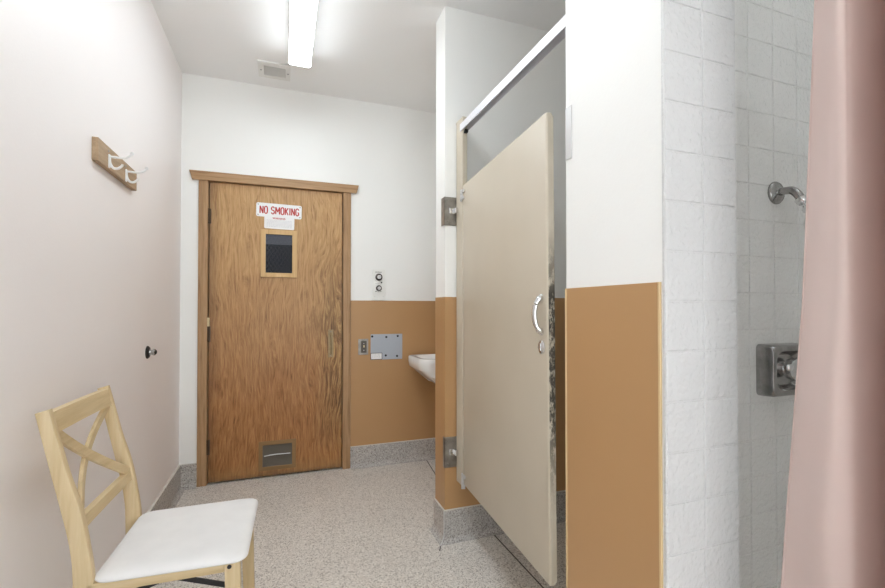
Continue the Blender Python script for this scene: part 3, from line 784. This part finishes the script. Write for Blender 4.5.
# ------------------------------------------------------------------ shower fittings
PA = Vector((1.424, YS, 1.536))
sa = thing('shower_fixture', 'bent chrome shower pipe with round flange on the tiled shower wall', 'shower', PA)
obj('flange', lathe(BM(), [(.035, 0), (.035, .003), (.031, .008), (.019, .012), (.014, .015)], PA, (0, -1, 0), 32), M['chrome_dull'], sa, 40)
arm = smooth_pts([(1.424, YS-.006, 1.536), (1.424, YS-.030, 1.536), (1.424, YS-.048, 1.532), (1.424, YS-.062, 1.518), (1.424, YS-.072, 1.500)], 6)
obj('pipe', tube(BM(), arm, .0115, 16), M['chrome_dull'], sa, 50)
dd = (Vector(arm[-1])-Vector(arm[-3])).normalized(); e = Vector(arm[-1])-dd*.004
nt = obj('collar_nut', lathe(BM(), [(.0145, 0), (.016, .002), (.016, .010), (.0135, .013), (.0125, .018)], e, dd, 16), M['chrome'], sa, 30)
hd_ = obj('shower_head', lathe(BM(), [(.010, .05), (.015, .06), (.027, .078), (.030, .09), (.029, .098), (.024, .1)], e, dd, 24), M['chrome'], sa, 40)
obj('ball_joint', lathe(BM(), [(.007, .017), (.008, .03), (.013, .036), (.013, .044), (.009, .05)], e, dd, 16), M['chrome'], hd_, 40)
sv = thing('shower_valve', 'boxy chrome shower valve cover on the tiled shower wall', 'shower valve', (1.415, YS, .998))
vx, vz = 1.418, .997
def sq(hx_, hz2, y, r, dz=0, n=6): return [(x, y, z+dz) for x, z in rrect(vx, vz, hx_, hz2, r, n)]
b = BM()
loft(b, [sq(.086, .077, YS, .014), sq(.086, .077, YS-.012, .014), sq(.084, .075, YS-.040, .016), sq(.080, .071, YS-.047, .018), sq(.066, .058, YS-.047, .030), sq(.060, .052, YS-.038, .034), sq(.052, .045, YS-.024, .038)])
bmesh.ops.recalc_face_normals(b, faces=b.faces[:])
obj('escutcheon', b, M['chrome_dull'], sv, 35)
kn = obj('valve_knob', lathe(BM(), [(.022, 0), (.022, .010), (.030, .014), (.033, .024), (.031, .036), (.022, .042), (.003, .044)], (vx+.002, YS-.024, vz+.004), (0, -1, 0), 28), M['chrome'], sv, 40)
obj('knob_wing', box(BM(), (vx-.042, YS-.064, vz+.000), (vx+.044, YS-.046, vz+.022), .007, 3), M['chrome'], kn, 60)

# ------------------------------------------------------------------ shower curtain on its rod
ro = tag(obj('curtain_rod', tube(BM(), [(.955, -.25, 2.03), (.955, YP0+.0, 2.03)], .0125, 16), M['chrome'], None, 40, origin=(.955, .24, 2.03)),
         'chrome rod across the shower opening above the pink curtain', 'curtain rod')
cu = thing('shower_curtain', 'pale pink shower curtain drawn open at the right edge', 'shower curtain', (.95, .30, .12))
plan = smooth_pts([(.956, .575), (.938, .545), (.918, .512), (.908, .488), (.918, .472), (.960, .463), (1.03, .455), (1.075, .440), (1.045, .425), (.955, .413), (.888, .404), (.864, .390), (.885, .368), (.940, .350), (.995, .335), (1.010, .305), (.975, .280), (.905, .262), (.890, .235), (.925, .205), (.985, .185), (1.0, .16)], 8)
plan = [Vector((p[0], p[1], 0)) for p in plan]
NZ = 80
ZT_, ZB_ = 2.02, .13
b = BM(); rows = []
for j in range(NZ+1):
    z = ZT_+(ZB_-ZT_)*j/NZ
    f = (1.769-z)/1.15                     # 0 at the top of the picture, 1 at the bottom
    row = []
    for i, p in enumerate(plan):
        t = i/(len(plan)-1)
        e = max(0, 1-t*5.5)
        ye = -.004-.027*(1-min(1, max(-.2, f)*2)) + .045*max(0, f-.5)*2
        amp = .94+.08*max(0, min(1.2, f))
        x = .95+(p.x-.95)*amp
        y = p.y+ye*e**.8
        k = e*(1-e)*4
        x -= (.006*math.sin(f*9.5+.6)+.003*math.sin(f*23))*k*max(.25, f)
        x += .0025*math.sin(f*7+i*.11)*math.sin(i*.23)
        row.append(b.verts.new((x, y, z)))
    rows.append(row)
for a, c in zip(rows, rows[1:]):
    for i in range(len(plan)-1): b.faces.new((a[i], a[i+1], c[i+1], c[i]))
bmesh.ops.recalc_face_normals(b, faces=b.faces[:])
hem_src = [[v.co.copy() for v in r] for r in rows]
cl = obj('cloth', b, M['curtain'], cu, 180)
md = cl.modifiers.new('thickness', 'SOLIDIFY'); md.thickness = .0012; md.offset = 0
# folded side hem: a second layer just proud of the free edge
b = BM(); hr_ = []
for r in hem_src:
    a0, a1 = r[0], r[2]; m_ = (r[0]+r[1])/2
    nrm = Vector((-(a1-a0).y, (a1-a0).x, 0)).normalized()
    if nrm.x > 0: nrm = -nrm
    hr_.append([b.verts.new(a0+nrm*.0008), b.verts.new(a0+nrm*.0024), b.verts.new(r[1]+nrm*.0026), b.verts.new(r[1]+(a1-r[1])*.2+nrm*.0008)])
for a, c in zip(hr_, hr_[1:]):
    for i in range(3): b.faces.new((a[i], a[i+1], c[i+1], c[i]))
bmesh.ops.recalc_face_normals(b, faces=b.faces[:])
obj('side_hem', b, M['curtain'], cu, 180)

# ------------------------------------------------------------------ folding chair
ch = thing('folding_chair', 'light wood folding chair with crossed slat back and white cushion', 'chair', (-.33, 1.593, 0), math.radians(-1.5))
OX, OY = -.33, 1.60
def lx(x): return x-OX
back = [(-.588, .913), (-.568, .822), (-.554, .758), (-.532, .660), (-.513, .565), (-.505, .470), (-.508, .30), (-.530, .12), (-.548, 0)]
front = [(-.559, .921), (-.538, .834), (-.518, .752), (-.491, .660), (-.472, .557), (-.461, .465), (-.462, .30), (-.480, .12), (-.500, 0)]
def sm(pr): return [(p[0], p[2]) for p in smooth_pts([(x, 0, z) for x, z in pr], 4)]
outl = [(lx(x), z) for x, z in sm(back)]+[(lx(x), z) for x, z in sm(front)[::-1]]
PW = .022
for s_ in (-1, 1):
    y0, y1 = s_*.196, s_*(.196-PW)
    b = BM(); t_ = bmesh.new()
    bk = sm(back); fr = sm(front); y0, y1 = min(y0, y1), max(y0, y1)
    loft(t_, [[(lx(p[0]), y0, p[1]), (lx(q[0]), y0, q[1]), (lx(q[0]), y1, q[1]), (lx(p[0]), y1, p[1])] for p, q in zip(bk, fr)])
    bmesh.ops.recalc_face_normals(t_, faces=t_.faces[:])
    long = [e for e in t_.edges if abs((e.verts[0].co-e.verts[1].co).z) > .004 and abs(e.verts[0].co.y-e.verts[1].co.y) < 1e-6]
    bmesh.ops.bevel(t_, geom=long, offset=.0025, segments=2, profile=.5, affect='EDGES')
    merge(b, t_)
    obj('back_post', b, M['birch_z'], ch, 35, True)
def fx_at(z):
    for (xa, za), (xb, zb) in zip(front, front[1:]):
        if zb <= z <= za: return lx(xa+(xb-xa)*(za-z)/(za-zb))
    return lx(front[0][0])
def rail(z0, z1, bow, off, thick):
    pts = []
    for i in range(13):
        y = -.176+.352*i/12; k = 1-(y/.176)**2
        pts.append((y, k*bow))
    t_ = bmesh.new(); rg = []
    for y, k in pts:
        xa, xb = fx_at(z0)-off-k, fx_at(z1)-off-k
        rg.append([(xa, y, z0), (xb, y, z1), (xb-thick, y, z1), (xa-thick, y, z0)])
    loft(t_, rg); bmesh.ops.recalc_face_normals(t_, faces=t_.faces[:]); return t_
obj('top_rail', rail(.858, .911, .003, .002, .018), M['birch_y'], ch, 30, True)
obj('lower_rail', rail(.600, .629, .002, .005, .018), M['birch_y'], ch, 30, True)
for s_, dx in ((-1, .0), (1, -.010)):
    pts = []
    for i in range(17):
        t_ = i/16; y = s_*(.174-.348*t_); z = .860-(.860-.628)*t_
        bow = .014*(1-(2*t_-1)**2)
        pts.append((fx_at(z)-.012-bow+dx*(1-(2*t_-1)**2), y, z))
    b = bar(BM(), None, None, .027, .011, (0, .57, -s_*.82), .0015, pts)
    obj('cross_slat', b, M['birch_y'], ch, 30, True)
# seat frame
obj('side_rail', box(BM(), (lx(-.475), -.196, .433), (lx(-.150), -.178, .461), .002), M['birch_x'], ch, 0, True)
obj('side_rail', box(BM(), (lx(-.475), .178, .433), (lx(-.150), .196, .461), .002), M['birch_x'], ch, 0, True)
obj('front_rail', box(BM(), (lx(-.135), -.178, .412), (lx(-.117), .178, .458), .002), M['birch_y'], ch, 0, True)
for s_ in (-1, 1):
    y0, y1 = sorted((s_*.200, s_*.176))
    lg = obj('front_leg', prism(BM(), [(lx(-.150), .461), (lx(-.108), .461), (lx(-.102), .20), (lx(-.096), 0), (lx(-.130), 0), (lx(-.140), .20)], 'y', y0, y1, .002), M['birch_z'], ch, 0, True)
    obj('bolt', lathe(BM(), [(.006, 0), (.006, .0015), (.003, .002)], (lx(-.136), s_*.200, .449), (0, s_, 0), 14), M['black'], lg, 40, True)
    yb_ = s_*.166
    obj('folding_brace', bar(BM(), (lx(-.125), yb_, .372), (lx(-.30), yb_, .436), .014, .004, (0, 0, 1)), M['black'], ch, 0, True)['label'] = 'black metal folding strut'
    obj('folding_brace', bar(BM(), (lx(-.29), yb_+s_*.004, .436), (lx(-.475), yb_+s_*.004, .375), .014, .004, (0, 0, 1)), M['black'], ch, 0, True)['label'] = 'black metal folding strut'
    obj('brace_pivot', tube(BM(), [(lx(-.295), yb_-.006, .434), (lx(-.295), yb_+.006, .434)], .006, 10), M['steel'], ch, 0, True)
obj('seat_board', box(BM(), (lx(-.455), -.178, .446), (lx(-.120), .178, .460), .003), M['birch_x'], ch, 0, True)
# cushion: rounded, slightly wider at the front
b = BM()
def cring(inset, z, puff=0):
    out = []
    for x, y in rrect(0, 0, .187-inset, .210-inset, max(.036-inset*.5, .012), 7):
        k = 1+.05*(x/.186)*.5
        bulge = .010*(1-(y/.208)**2)*(-1 if x < -.1 else 0)
        out.append((x-(.290-.33)*0+lx(-.276)+bulge, y*k, z))
    return out
loft(b, [cring(.010, .4605), cring(.003, .462), cring(0, .466), cring(.002, .4705), cring(.007, .4745), cring(.016, .479), cring(.035, .4825), cring(.07, .4845), cring(.12, .4855), cring(.17, .486)])
bmesh.ops.recalc_face_normals(b, faces=b.faces[:])
obj('cushion', b, M['fabric'], ch, 60, True)
